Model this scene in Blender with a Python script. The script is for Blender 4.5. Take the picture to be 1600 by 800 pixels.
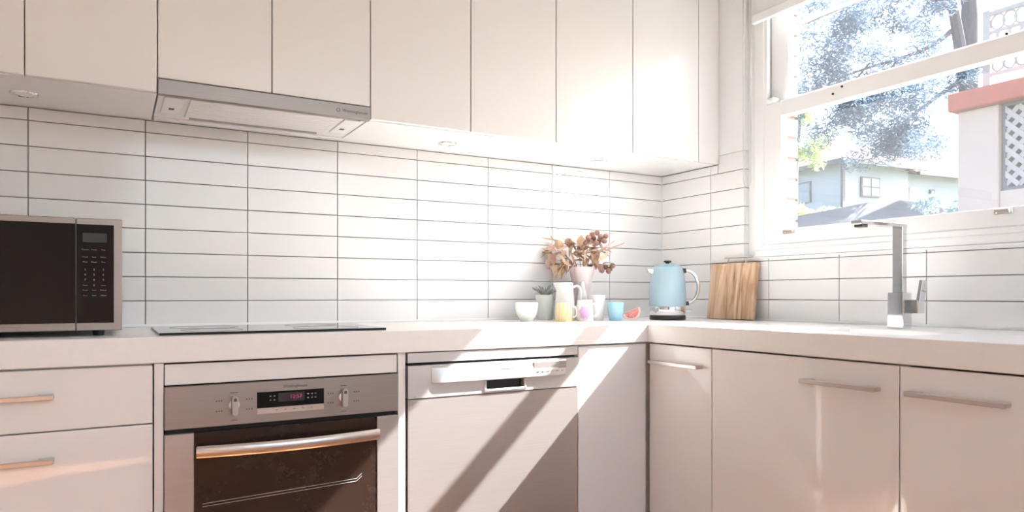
import bpy, bmesh, math, random
from mathutils import Vector, Matrix
random.seed(7)
for o in list(bpy.data.objects): bpy.data.objects.remove(o, do_unlink=True)
S = bpy.context.scene
C = S.collection
PI = math.pi

# ------------------------------------------------------------------ camera
YAW = 0.5191; CX, CY, CZ = -2.1886, -2.4438, 0.9925
cam = bpy.data.objects.new('camera', bpy.data.cameras.new('camera'))
C.objects.link(cam); S.camera = cam
cam.location = (CX, CY, CZ); cam.rotation_euler = (PI / 2, 0, -YAW)
cam.data.sensor_width = 36.0; cam.data.lens = 1092.75 / 1600 * 36.0
cam.data.shift_y = (461.0 - 400.0) / 1600.0
cam.data.clip_start = 0.05; cam.data.clip_end = 300

# ------------------------------------------------------------------ world, sun, exposure
SUN_TRAVEL = Vector((-1.0, 0.38, -0.95)).normalized()
W = bpy.data.worlds.new('world'); S.world = W; W.use_nodes = True
wn = W.node_tree.nodes; wl = W.node_tree.links
sky = wn.new('ShaderNodeTexSky'); sky.sky_type = 'NISHITA'; sky.sun_disc = False
sky.sun_elevation = math.asin(-SUN_TRAVEL.z); sky.sun_rotation = math.atan2(-SUN_TRAVEL.x, -SUN_TRAVEL.y)
sky.air_density = 1.0; sky.dust_density = 3.0; sky.ozone_density = 1.0
wl.new(sky.outputs[0], wn['Background'].inputs[0]); wn['Background'].inputs[1].default_value = 0.32
sun = bpy.data.lights.new('sun', 'SUN'); sun.energy = 16.0; sun.angle = math.radians(0.6); sun.color = (1.0, 0.985, 0.96)
so = bpy.data.objects.new('sun', sun); C.objects.link(so); so.location = (20, -10, 25)
so.rotation_euler = SUN_TRAVEL.to_track_quat('-Z', 'Y').to_euler()
vs = S.view_settings; vs.view_transform = 'Standard'; vs.look = 'None'; vs.gamma = 1.0; vs.use_curve_mapping = False
vs.exposure = 1.5

# ------------------------------------------------------------------ materials
M = {}
def mat(name, col, rough=0.5, metal=0.0, coat=0.0, var=0.0, scale=20.0, stretch=None, bump=0.0, spec=0.5, col2=None, trans=0.0, emit=None, estr=0.0, sub=0.0):
    m = bpy.data.materials.new(name); m.use_nodes = True; M[name] = m
    nt = m.node_tree; b = nt.nodes['Principled BSDF']
    b.inputs['Base Color'].default_value = (*col, 1); b.inputs['Roughness'].default_value = rough
    b.inputs['Metallic'].default_value = metal; b.inputs['Coat Weight'].default_value = coat; b.inputs['Coat Roughness'].default_value = 0.025
    b.inputs['Specular IOR Level'].default_value = spec; b.inputs['Transmission Weight'].default_value = trans
    if emit: b.inputs['Emission Color'].default_value = (*emit, 1); b.inputs['Emission Strength'].default_value = estr
    if var or bump or col2:
        tc = nt.nodes.new('ShaderNodeTexCoord'); mp = nt.nodes.new('ShaderNodeMapping'); nz = nt.nodes.new('ShaderNodeTexNoise')
        nz.inputs['Scale'].default_value = scale; nz.inputs['Detail'].default_value = 4
        if stretch: mp.inputs['Scale'].default_value = stretch
        nt.links.new(tc.outputs['Object'], mp.inputs[0]); nt.links.new(mp.outputs[0], nz.inputs[0])
        if var or col2:
            rp = nt.nodes.new('ShaderNodeValToRGB'); rp.color_ramp.elements[0].position = 0.3; rp.color_ramp.elements[1].position = 0.7
            c2 = col2 if col2 else tuple(max(0, c * (1 - var)) for c in col)
            rp.color_ramp.elements[0].color = (*c2, 1); rp.color_ramp.elements[1].color = (*col, 1)
            nt.links.new(nz.outputs[0], rp.inputs[0]); nt.links.new(rp.outputs[0], b.inputs['Base Color'])
        if bump:
            bp = nt.nodes.new('ShaderNodeBump'); bp.inputs['Strength'].default_value = bump; bp.inputs['Distance'].default_value = 0.002
            nt.links.new(nz.outputs[0], bp.inputs['Height']); nt.links.new(bp.outputs[0], b.inputs['Normal'])
    return m
mat('lacquer', (0.82, 0.80, 0.785), 0.32, coat=1.0, var=0.015, scale=3)
mat('carcass', (0.80, 0.77, 0.74), 0.5, var=0.03)
mat('underside', (0.92, 0.92, 0.915), 0.28, coat=0.4, var=0.02)
mat('stone', (0.87, 0.855, 0.84), 0.30, var=0.025, scale=60)
mat('tile', (0.81, 0.81, 0.81), 0.12, var=0.02, scale=4, bump=0.05)
mat('grout', (0.42, 0.39, 0.37), 0.9, var=0.25, scale=9)
mat('paint', (0.85, 0.865, 0.87), 0.6, var=0.02)
mat('ceiling_paint', (0.86, 0.88, 0.90), 0.8, var=0.02)
mat('gloss_paint', (0.87, 0.885, 0.895), 0.3, var=0.03, scale=6)
mat('timber_floor', (0.72, 0.36, 0.16), 0.35, col2=(0.60, 0.27, 0.11), scale=5, stretch=(12, 1, 1))
mat('steel', (0.50, 0.47, 0.46), 0.34, metal=0.75, var=0.07, scale=60, stretch=(0.06, 1, 6))
mat('steel_dark', (0.34, 0.30, 0.28), 0.38, metal=0.85, var=0.07, scale=60, stretch=(0.06, 1, 6))
mat('steel_light', (0.66, 0.65, 0.64), 0.38, metal=0.7, var=0.05, scale=60, stretch=(0.06, 1, 6))
mat('handle_metal', (0.62, 0.57, 0.53), 0.32, metal=1.0, var=0.05, scale=40)
mat('chrome', (0.80, 0.81, 0.83), 0.06, metal=1.0, var=0.02)
mat('black_glass', (0.008, 0.007, 0.008), 0.04, var=0.2, spec=0.3)
mat('black_plastic', (0.02, 0.02, 0.022), 0.35, var=0.2)
mat('gap_dark', (0.03, 0.025, 0.022), 0.8, var=0.2)
mat('print_grey', (0.32, 0.31, 0.30), 0.6, var=0.1)
mat('print_dark', (0.10, 0.08, 0.08), 0.6, var=0.1)
mat('print_red', (0.25, 0.03, 0.04), 0.6, var=0.1)
mat('led', (0.30, 0.02, 0.08), 0.4, emit=(1.0, 0.12, 0.30), estr=0.10, var=0.1)
mat('lcd', (0.02, 0.02, 0.022), 0.3, var=0.1)
mat('blind_fabric', (0.79, 0.80, 0.80), 0.8, var=0.03, scale=300, bump=0.1)
mat('chain', (0.62, 0.61, 0.58), 0.4, var=0.1)
mat('bowl_glaze', (0.80, 0.85, 0.78), 0.3, var=0.03)
mat('pot_glaze', (0.74, 0.79, 0.765), 0.55, var=0.04)
mat('jug_glaze', (0.84, 0.84, 0.83), 0.25, var=0.02)
mat('pink_glaze', (0.85, 0.74, 0.73), 0.45, var=0.05)
mat('blue_glaze', (0.34, 0.60, 0.72), 0.35, var=0.06)
mat('cream_glaze', (0.84, 0.81, 0.79), 0.35, var=0.03)
mat('succulent', (0.42, 0.47, 0.42), 0.6, var=0.35, scale=30)
mat('soil', (0.10, 0.07, 0.05), 0.9, var=0.4)
mat('dry_leaf', (0.62, 0.44, 0.29), 0.7, col2=(0.40, 0.26, 0.19), scale=14)
mat('dry_leaf_pale', (0.76, 0.60, 0.43), 0.7, col2=(0.58, 0.40, 0.26), scale=14)
mat('dry_leaf_pink', (0.60, 0.38, 0.31), 0.7, col2=(0.72, 0.52, 0.44), scale=14)
mat('gum_nut', (0.25, 0.14, 0.11), 0.6, col2=(0.42, 0.27, 0.21), scale=30)
mat('rind', (0.86, 0.72, 0.62), 0.5, var=0.08)
mat('flesh', (0.70, 0.13, 0.13), 0.4, col2=(0.80, 0.38, 0.33), scale=120)
mat('kettle_blue', (0.32, 0.455, 0.52), 0.28, coat=0.3, var=0.015)
mat('foliage_pine', (0.14, 0.205, 0.28), 0.6, col2=(0.085, 0.135, 0.195), scale=3)
mat('foliage_lime', (0.52, 0.58, 0.26), 0.6, col2=(0.34, 0.42, 0.16), scale=3)
mat('foliage_grey', (0.32, 0.42, 0.44), 0.6, col2=(0.20, 0.28, 0.28), scale=3)
mat('bark', (0.13, 0.11, 0.12), 0.9, var=0.4, scale=12, stretch=(1, 1, 0.2), bump=0.4)
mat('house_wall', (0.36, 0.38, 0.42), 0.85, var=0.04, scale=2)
mat('roof_tile', (0.15, 0.085, 0.07), 0.85, var=0.15, scale=6)
mat('gutter', (0.10, 0.10, 0.11), 0.6, var=0.1)
mat('far_glass', (0.20, 0.23, 0.28), 0.1, var=0.1)
mat('shed_roof', (0.11, 0.12, 0.135), 0.8, var=0.25, scale=3)
mat('render_pink', (0.50, 0.375, 0.325), 0.85, var=0.04, scale=3)
mat('terracotta', (0.42, 0.10, 0.06), 0.8, var=0.12, scale=8)
mat('white_iron', (0.40, 0.35, 0.33), 0.6, var=0.05)
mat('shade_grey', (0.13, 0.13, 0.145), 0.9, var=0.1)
mat('brick_red', (0.20, 0.085, 0.065), 0.9, var=0.25, scale=25)
mat('mortar', (0.20, 0.175, 0.16), 0.9, var=0.1)
mat('grass', (0.10, 0.13, 0.07), 0.9, var=0.3, scale=2)
def woodmat():
    m = bpy.data.materials.new('board_wood'); m.use_nodes = True; M['board_wood'] = m; nt = m.node_tree; b = nt.nodes['Principled BSDF']
    tc = nt.nodes.new('ShaderNodeTexCoord'); mp = nt.nodes.new('ShaderNodeMapping'); mp.inputs['Scale'].default_value = (8, 26, 3.2); mp.inputs['Rotation'].default_value = (0.32, 0, 0)
    nz = nt.nodes.new('ShaderNodeTexNoise'); nz.inputs['Scale'].default_value = 1.1; nz.inputs['Detail'].default_value = 5; nz.inputs['Distortion'].default_value = 1.2
    rp = nt.nodes.new('ShaderNodeValToRGB'); e = rp.color_ramp.elements
    e[0].position = 0.30; e[0].color = (0.22, 0.12, 0.07, 1); e[1].position = 0.64; e[1].color = (0.74, 0.53, 0.38, 1)
    x = e.new(0.45); x.color = (0.55, 0.35, 0.21, 1)
    nt.links.new(tc.outputs['Object'], mp.inputs[0]); nt.links.new(mp.outputs[0], nz.inputs[0]); nt.links.new(nz.outputs[0], rp.inputs[0]); nt.links.new(rp.outputs[0], b.inputs['Base Color'])
    b.inputs['Roughness'].default_value = 0.45
woodmat()
def panemat():   # window glass: see-through, a little reflection, scatter mixed in to veil the view
    m = bpy.data.materials.new('pane_glass'); m.use_nodes = True; M['pane_glass'] = m; nt = m.node_tree; nt.nodes.remove(nt.nodes['Principled BSDF'])
    out = nt.nodes['Material Output']; tr = nt.nodes.new('ShaderNodeBsdfTransparent'); gl = nt.nodes.new('ShaderNodeBsdfGlossy'); gl.inputs['Roughness'].default_value = 0.02
    tl = nt.nodes.new('ShaderNodeBsdfTranslucent'); tl.inputs[0].default_value = (0.9, 0.93, 1, 1)
    nz = nt.nodes.new('ShaderNodeTexNoise'); nz.inputs['Scale'].default_value = 7; mr = nt.nodes.new('ShaderNodeMapRange')
    mr.inputs['To Min'].default_value = 0.007; mr.inputs['To Max'].default_value = 0.011; nt.links.new(nz.outputs[0], mr.inputs[0])
    m1 = nt.nodes.new('ShaderNodeMixShader'); nt.links.new(mr.outputs[0], m1.inputs[0]); nt.links.new(tr.outputs[0], m1.inputs[1]); nt.links.new(tl.outputs[0], m1.inputs[2])
    m2 = nt.nodes.new('ShaderNodeMixShader'); m2.inputs[0].default_value = 0.06; nt.links.new(m1.outputs[0], m2.inputs[1]); nt.links.new(gl.outputs[0], m2.inputs[2])
    nt.links.new(m2.outputs[0], out.inputs[0])
panemat()
def ovenmat():   # dark oven door glass with dried streaks and a dusty smear
    m = mat('oven_glass', (0.02, 0.011, 0.008), 0.06, spec=0.55); nt = m.node_tree; b = nt.nodes['Principled BSDF']
    tc = nt.nodes.new('ShaderNodeTexCoord'); nz = nt.nodes.new('ShaderNodeTexNoise'); nz.inputs['Scale'].default_value = 9; nz.inputs['Detail'].default_value = 9; nz.inputs['Roughness'].default_value = .8
    rp = nt.nodes.new('ShaderNodeValToRGB'); rp.color_ramp.elements[0].position = 0.55; rp.color_ramp.elements[0].color = (0.022, 0.012, 0.009, 1); rp.color_ramp.elements[1].position = 0.8; rp.color_ramp.elements[1].color = (0.05, 0.042, 0.037, 1)
    nt.links.new(tc.outputs['Object'], nz.inputs[0]); nt.links.new(nz.outputs[0], rp.inputs[0]); nt.links.new(rp.outputs[0], b.inputs['Base Color'])
ovenmat()
def mugmat(name, a, bcol, band):   # printed mug: soft painted motif
    m = bpy.data.materials.new(name); m.use_nodes = True; M[name] = m; nt = m.node_tree; b = nt.nodes['Principled BSDF']; b.inputs['Roughness'].default_value = 0.3
    tc = nt.nodes.new('ShaderNodeTexCoord')
    if band:
        wv = nt.nodes.new('ShaderNodeTexWave'); wv.inputs['Scale'].default_value = 16; wv.inputs['Distortion'].default_value = 3.0; wv.bands_direction = 'X'
        rp = nt.nodes.new('ShaderNodeValToRGB'); e = rp.color_ramp.elements; e[0].color = (*a, 1); e[1].color = (*bcol, 1); e.new(0.5).color = (0.88, 0.80, 0.45, 1)
        nt.links.new(tc.outputs['Object'], wv.inputs[0]); nt.links.new(wv.outputs[0], rp.inputs[0])
    else:
        mp = nt.nodes.new('ShaderNodeMapping'); mp.inputs['Location'].default_value = (0.004, 0.031, -0.035); 
        gr = nt.nodes.new('ShaderNodeTexGradient'); gr.gradient_type = 'SPHERICAL'; mp.inputs['Scale'].default_value = (1, 1, 1); mp.vector_type = 'POINT'
        sc = nt.nodes.new('ShaderNodeMapping'); sc.inputs['Scale'].default_value = (30, 30, 30)
        nz = nt.nodes.new('ShaderNodeTexNoise'); nz.inputs['Scale'].default_value = 90; ad = nt.nodes.new('ShaderNodeMath'); ad.operation = 'MULTIPLY'
        rp = nt.nodes.new('ShaderNodeValToRGB'); e = rp.color_ramp.elements; e[0].position = 0.03; e[0].color = (*a, 1); e[1].position = 0.20; e[1].color = (*bcol, 1)
        nt.links.new(tc.outputs['Object'], mp.inputs[0]); nt.links.new(mp.outputs[0], sc.inputs[0]); nt.links.new(sc.outputs[0], gr.inputs[0])
        nt.links.new(tc.outputs['Object'], nz.inputs[0]); nt.links.new(gr.outputs[1], ad.inputs[0]); nt.links.new(nz.outputs[0], ad.inputs[1]); nt.links.new(ad.outputs[0], rp.inputs[0])
    nt.links.new(rp.outputs[0], b.inputs['Base Color'])
mugmat('mug_yellow', (0.85, 0.60, 0.48), (0.84, 0.68, 0.25), True)
mugmat('mug_floral', (0.85, 0.82, 0.81), (0.60, 0.38, 0.62), False)

# ------------------------------------------------------------------ helpers
def bx(bm, x0, x1, y0, y1, z0, z1, bev=0.0, seg=1):
    r = bmesh.ops.create_cube(bm, size=1.0, matrix=Matrix.Translation(((x0 + x1) / 2, (y0 + y1) / 2, (z0 + z1) / 2)) @ Matrix.Diagonal((abs(x1 - x0), abs(y1 - y0), abs(z1 - z0), 1)))
    if bev:
        es = list({e for v in r['verts'] for e in v.link_edges})
        bmesh.ops.bevel(bm, geom=es, offset=bev, segments=seg, affect='EDGES', profile=0.5)
    return bm
def box(*a, **k): return bx(bmesh.new(), *a, **k)
def lathe(bm, prof, seg=40, cx=0, cy=0, sx=1.0, sy=1.0):
    rings = []
    for r, z in prof:
        if r < 1e-6: rings.append([bm.verts.new((cx, cy, z))])
        else: rings.append([bm.verts.new((cx + sx * r * math.cos(2 * PI * i / seg), cy + sy * r * math.sin(2 * PI * i / seg), z)) for i in range(seg)])
    for a, b in zip(rings[:-1], rings[1:]):
        for i in range(seg):
            j = (i + 1) % seg
            if len(a) == 1 and len(b) == 1: continue
            if len(a) == 1: f = (a[0], b[j], b[i])
            elif len(b) == 1: f = (a[i], a[j], b[0])
            else: f = (a[i], a[j], b[j], b[i])
            bm.faces.new(f)
    return bm
def tube(bm, pts, rad, seg=10, flat=1.0, cap=True):
    pts = [Vector(p) for p in pts]; n = len(pts); rads = rad if isinstance(rad, (list, tuple)) else [rad] * n
    t0 = (pts[1] - pts[0]).normalized(); up = Vector((0, 0, 1)) if abs(t0.z) < 0.9 else Vector((0, 1, 0))
    side = t0.cross(up).normalized(); rings = []
    for i in range(n):
        t = (pts[min(i + 1, n - 1)] - pts[max(i - 1, 0)]).normalized()
        side = (side - t * side.dot(t)).normalized(); nrm = side.cross(t)
        rings.append([bm.verts.new(pts[i] + (side * math.cos(2 * PI * k / seg) * flat + nrm * math.sin(2 * PI * k / seg)) * rads[i]) for k in range(seg)])
    for a, b in zip(rings[:-1], rings[1:]):
        for k in range(seg): bm.faces.new((a[k], a[(k + 1) % seg], b[(k + 1) % seg], b[k]))
    if cap: bm.faces.new(rings[0][::-1]); bm.faces.new(rings[-1])
    return bm
def prism(bm, poly, d, axis='y', o=0.0):
    """outline extruded from o to o+d along an axis; poly is in the two other axes"""
    def P(a, b, t): return {'y': (a, t, b), 'x': (t, a, b), 'z': (a, b, t)}[axis]
    A = [bm.verts.new(P(a, b, o)) for a, b in poly]; B = [bm.verts.new(P(a, b, o + d)) for a, b in poly]; n = len(poly)
    bm.faces.new(A); bm.faces.new(B[::-1])
    for i in range(n): bm.faces.new((A[i], B[i], B[(i + 1) % n], A[(i + 1) % n]))
    return bm
def bez(p0, p1, p2, p3, n=14):
    p0, p1, p2, p3 = map(Vector, (p0, p1, p2, p3)); out = []
    for i in range(n + 1):
        t = i / n; u = 1 - t; out.append(p0 * u**3 + p1 * 3 * u * u * t + p2 * 3 * u * t * t + p3 * t**3)
    return out
def obj(name, bm, m, parent=None, smooth=False, local=False):
    """links a bmesh as one mesh object; vertices are world coordinates unless local"""
    bmesh.ops.recalc_face_normals(bm, faces=bm.faces)
    me = bpy.data.meshes.new(name); bm.to_mesh(me); bm.free(); return mobj(name, me, m, parent, smooth, local)
def root_loc(p):
    v = Vector((0, 0, 0))
    while p: v += p.location; p = p.parent
    return v
def mobj(name, me, m, parent=None, smooth=False, local=False):
    me.materials.clear(); me.materials.append(M[m])
    if smooth:
        for p in me.polygons: p.use_smooth = True
        try: me.set_sharp_from_angle(angle=math.radians(38))
        except Exception: pass
    o = bpy.data.objects.new(name, me); C.objects.link(o)
    if parent:
        if not local: me.transform(Matrix.Translation(-root_loc(parent)))
        o.parent = parent
    return o
def tag(o, label=None, cat=None, group=None, kind=None):
    if label: o['label'] = label
    if cat: o['category'] = cat
    if group: o['group'] = group
    if kind: o['kind'] = kind
    return o
def thing(name, label, cat, loc=(0, 0, 0), rotz=0.0, group=None, kind=None):
    o = bpy.data.objects.new(name, None); C.objects.link(o); o.empty_display_size = 0.05
    o.location = loc; o.rotation_euler = (0, 0, rotz); return tag(o, label, cat, group, kind)
def struct(name, bm, m, label=None): return tag(obj(name, bm, m), label, None, None, 'structure')
def text_mesh(body, size, depth=0.0004):
    cu = bpy.data.curves.new('lettering', 'FONT'); cu.body = body; cu.size = size; cu.extrude = depth; cu.align_x = 'CENTER'; cu.align_y = 'CENTER'; cu.resolution_u = 3
    to = bpy.data.objects.new('lettering', cu); C.objects.link(to)
    me = bpy.data.meshes.new_from_object(to.evaluated_get(bpy.context.evaluated_depsgraph_get()))
    bpy.data.objects.remove(to); bpy.data.curves.remove(cu); return me
def lettering(body, size, x, y, z, m, parent, name='lettering', sx=1.0):   # reads from the front of the back run (faces -Y)
    me = text_mesh(body, size); me.transform(Matrix.Translation((x, y, z)) @ Matrix.Rotation(PI / 2, 4, 'X') @ Matrix.Diagonal((sx, 1, 1, 1)))
    return mobj(name, me, m, parent)

# ================================================================== the setting
B = 0.894           # bench top height
TZ, TH, TW = 0.900, 0.0746, 0.3   # first tile course, course pitch, tile pitch
CEIL = 2.62
struct('floor', box(-3.6, 0.22, -4.2, 0.25, -0.06, 0.0), 'timber_floor')
struct('ceiling', box(-3.6, 0.22, -4.2, 0.25, CEIL, CEIL + 0.12), 'ceiling_paint')
wb = struct('wall_back', box(-3.6, 0.22, 0.008, 0.25, 0.0, CEIL), 'grout')
RD0, RD1 = -2.1, -0.1
RX = 0.030          # depth of the window recess
WY0, WY1 = -0.481, -1.63   # recess ends
LEDGE = 1.139
bm = bmesh.new()
bx(bm, 0.008, 0.22, WY0 + 0.008, 0.008, 0.0, CEIL)                   # pier between corner and window
bx(bm, 0.008, 0.22, WY1, WY0 + 0.008, 0.0, LEDGE - 0.004)                    # below the window
bx(bm, 0.0, 0.22, WY1, WY0 + 0.008, 2.30, CEIL)                    # above the window
wr = struct('wall_right', bm, 'grout')
struct('wall_right_far', box(0.0, 0.22, -4.2, WY1, 0.0, CEIL), 'paint')
struct('wall_left', box(-3.6, -3.4, -4.2, 0.008, 0.0, CEIL), 'paint')
bm = bmesh.new(); bx(bm, -3.4, RD0, -4.2, -4.0, 0, CEIL); bx(bm, RD1, 0.0, -4.2, -4.0, 0, CEIL); bx(bm, RD0, RD1, -4.2, -4.0, 2.50, CEIL); bx(bm, RD0, RD1, -4.2, -4.0, 0.0, 1.05)
struct('wall_rear', bm, 'paint')        # unseen behind the viewer; opening added and sized to let in sky fill
# painted plaster above the tiling on the pier, and its return into the recess
bm = bmesh.new(); bx(bm, 0.0, 0.009, WY0, 0.0, TZ + 9 * TH, CEIL); bx(bm, 0.009, RX + .02, WY0, WY0 + 0.009, TZ + 9 * TH, 2.30)
obj('plaster', bm, 'paint', wr)
obj('plaster', box(-0.003, 0.001, WY1, WY0, 2.30, CEIL), 'paint', wr)
bm = bmesh.new(); bx(bm, -3.4, -3.002, 0.0, 0.009, 0.0, CEIL); bx(bm, -3.002, -2.68, 0.0, 0.009, 0.0, 0.893); bx(bm, -3.002, -0.002, 0.0, 0.009, 1.536, CEIL)
obj('plaster', bm, 'paint', wb)

# ---- tiles, each one its own piece
G = 0.0027
tile_cache = {}
def tile_mesh(w, h):
    k = (round(w, 4), round(h, 4))
    if k not in tile_cache:
        b2 = box(-w / 2, w / 2, 0, 0.009, -h / 2, h / 2, bev=0.0009); bmesh.ops.recalc_face_normals(b2, faces=b2.faces)
        me = bpy.data.meshes.new('tile'); b2.to_mesh(me); b2.free(); me.materials.append(M['tile']); tile_cache[k] = me
    return tile_cache[k]
def tile(parent, cx, cy, cz, w, h, rz):
    o = bpy.data.objects.new('tile', tile_mesh(w - G, h - G)); C.objects.link(o); o.parent = parent
    o.location = (cx, cy, cz); o.rotation_euler = (random.uniform(-.0012, .0012), 0, rz + random.uniform(-.0012, .0012))
ZT = 1.5345
for r in range(9):
    z0, z1 = TZ + r * TH, min(TZ + (r + 1) * TH, ZT)
    for k in range(10): tile(wb, -TW * (k + .5), 0.0, (z0 + z1) / 2, TW, z1 - z0, 0)
    z1r = TZ + (r + 1) * TH
    if r < 8: tile(wr, 0.0, -0.15, (z0 + z1) / 2, TW, z1 - z0, -PI / 2)
    else: tile(wr, 0.0, -0.15, (z0 + ZT) / 2, TW, ZT - z0, -PI / 2)
    if r < 3:
        for k in range(1, 5): tile(wr, 0.0, -TW * (k + .5), (z0 + z1r) / 2, TW, TH, -PI / 2)
        tile(wr, 0.0, (-1.5 + WY1) / 2, (z0 + z1r) / 2, -1.5 - WY1, TH, -PI / 2)
    else:
        if r == 3: zz0 = LEDGE
        else: zz0 = z0
        if r == 8:
            tile(wr, 0.0, -0.30 - 0.021, (z0 + ZT) / 2, 0.042, ZT - z0, -PI / 2)
            tile(wr, 0.0, -0.342 - 0.0695, (z0 + z1r) / 2, 0.139, TH, -PI / 2)
        else: tile(wr, 0.0, -0.3905, (z0 + z1r) / 2, 0.181, TH, -PI / 2)
        tile(wr, RX / 2 + .004, WY0, (zz0 + z1r) / 2, RX - .006, z1r - zz0, 0)
for k in range(1, 6):
    a, b = -TW * k, max(-TW * (k + 1), WY1)
    if k == 1: a = WY0
    tile(wr, 0.0, (a + b) / 2, (TZ + 3 * TH + LEDGE) / 2, a - b, LEDGE - TZ - 3 * TH, -PI / 2)
obj('sealant', box(-3.4, 0.0, -0.0015, 0.0085, B + .0002, TZ + .0022), 'gloss_paint', wb)
obj('sealant', box(-0.0015, 0.0085, -1.63, -0.002, B + .0002, TZ + .0022), 'gloss_paint', wr)
obj('corner_seal', box(-0.0032, 0.0085, -0.0032, 0.0085, B + .0002, ZT), 'tile', wb)
obj('ledge', box(-0.0, RX + .03, WY1, WY0 - .001, LEDGE - 0.006, LEDGE), 'gloss_paint', wr)

# ---- kitchen window: double-hung sashes
win = thing('window_1', 'white double-hung timber window above the sink', None, (0.05, -1.05, LEDGE), kind='structure')
YL, YR = -0.521, -1.60          # casing outer edges
bm = bmesh.new()
bx(bm, 0.012, 0.10, YL - 0.047, YL, LEDGE, 2.30, bev=.004)      # left casing
bx(bm, 0.012, 0.10, YR, YR + 0.047, LEDGE, 2.30, bev=.004)
bx(bm, 0.012, 0.10, YR + .04, YL - .04, 2.20, 2.30, bev=.004)
bx(bm, 0.016, 0.030, YL - .058, YL - .04, 1.19, 2.21); bx(bm, 0.086, 0.096, YL - .058, YL - .04, 1.19, 2.21)   # stop beads
bx(bm, 0.016, 0.030, YR + .04, YR + .058, 1.19, 2.21)
obj('frame', bm, 'gloss_paint', win)
bm = bmesh.new(); bx(bm, 0.002, 0.20, YR + .01, YL - 0.01, LEDGE + .0005, 1.168, bev=.006, seg=2); bx(bm, 0.008, 0.20, YR + .02, YL - .03, 1.163, 1.187, bev=.003)
obj('window_sill', bm, 'gloss_paint', win)
bm = bmesh.new(); bx(bm, RX - .004, RX + .03, YL, WY0 - .0005, LEDGE + .0005, 2.30); obj('jamb_filler', bm, 'paint', win)
GY0, GY1 = -0.652, -1.48
def sash(xa, xb, zb, zt, rb, rt, yo0, yo1, name):
    bm = bmesh.new()
    bx(bm, xa, xb, GY0, yo0, zb, zt, bev=.003); bx(bm, xa, xb, yo1, GY1, zb, zt, bev=.003)
    bx(bm, xa, xb, GY1 - .001, GY0 + .001, zb, zb + rb, bev=.003); bx(bm, xa, xb, GY1 - .001, GY0 + .001, zt - rt, zt, bev=.003)
    s = obj(name, bm, 'gloss_paint', win)
    obj('pane', box((xa + xb) / 2 - .0015, (xa + xb) / 2 + .0015, GY1 - .004, GY0 + .004, zb + rb - .004, zt - rt + .004), 'pane_glass', s)
    return s
ls = sash(0.010, 0.045, 1.1875, 1.729, 0.055, 0.060, YL - .058, YR + .058, 'lower_sash')
us = sash(0.048, 0.082, 1.690, 2.195, 0.055, 0.050, YL - .050, YR + .050, 'upper_sash')
bm = bmesh.new(); bx(bm, 0.010, 0.045, YL - .093, YL - .06, 1.727, 1.754, bev=.006, seg=2); obj('sash_horn', bm, 'gloss_paint', ls)
for y in (-0.688, -1.412):
    bm = bmesh.new(); bx(bm, 0.035, 0.0405, y - .024, y + .024, 1.226, 1.240, bev=.002); bx(bm, 0.026, 0.036, y - .022, y - .012, 1.224, 1.236, bev=.003); bx(bm, 0.026, 0.036, y + .012, y + .022, 1.224, 1.236, bev=.003); bx(bm, 0.024, 0.029, y - .02, y + .02, 1.232, 1.240, bev=.002)
    bm.transform(Matrix.Translation((-.030, 0, -.003))); tag(obj('sash_lift', bm, 'handle_metal', ls), 'small metal sash fitting')
for y, z in ((-0.87, 1.705), (-0.905, 1.722), (-1.42, 1.738)):
    bm = bmesh.new(); lathe(bm, [(0, 0), (.004, 0), (.004, .003), (0, .004)], 12); bm.transform(Matrix.Translation((0.010, y, z - .006)) @ Matrix.Rotation(-PI / 2, 4, 'Y')); obj('screw', bm, 'black_plastic', ls)
# exterior brick reveal on the corner side of the window
bm = box(0.102, 0.225, -0.544, -0.475, 1.0, 2.45); obj('reveal_mortar', bm, 'mortar', wr)
z = 1.05
while z < 2.35:
    obj('brick', box(0.101, 0.235, -0.549, -0.476, z, z + 0.072, bev=.002), 'brick_red', wr); z += 0.083
obj('outer_sill', box(0.20, 0.30, YR, -0.50, 1.10, 1.15, bev=.004), 'brick_red', wr)

# ---- roller blind with chain
bl = thing('roller_blind', 'off-white roller blind mostly rolled up over the window, with bead chain', 'blind', (-0.02, -1.08, 2.045))
bm = bmesh.new(); bx(bm, -0.022, -0.018, -1.64, -0.542, 2.058, 2.46); obj('fabric', bm, 'blind_fabric', bl)
obj('bottom_bar', box(-0.029, -0.011, -1.64, -0.542, 2.046, 2.080, bev=.004, seg=2), 'gloss_paint', bl)
bm = bmesh.new(); tube(bm, [(-0.032, -1.66, 2.47), (-0.032, -0.53, 2.47)], 0.026, 20); obj('roller', bm, 'blind_fabric', bl, True)
bm = bmesh.new(); pts = [(-0.03, -0.502, 2.47), (-0.03, -0.503, 1.50)] + [Vector((-0.03, -0.522 + 0.019 * math.cos(PI * i / 10), 1.447 - .022 * math.sin(PI * i / 10) * 1.4)) for i in range(11)] + [(-0.03, -0.541, 1.50), (-0.03, -0.540, 2.47)]
tube(bm, pts, 0.0017, 6); obj('chain', bm, 'chain', bl, True)

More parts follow.
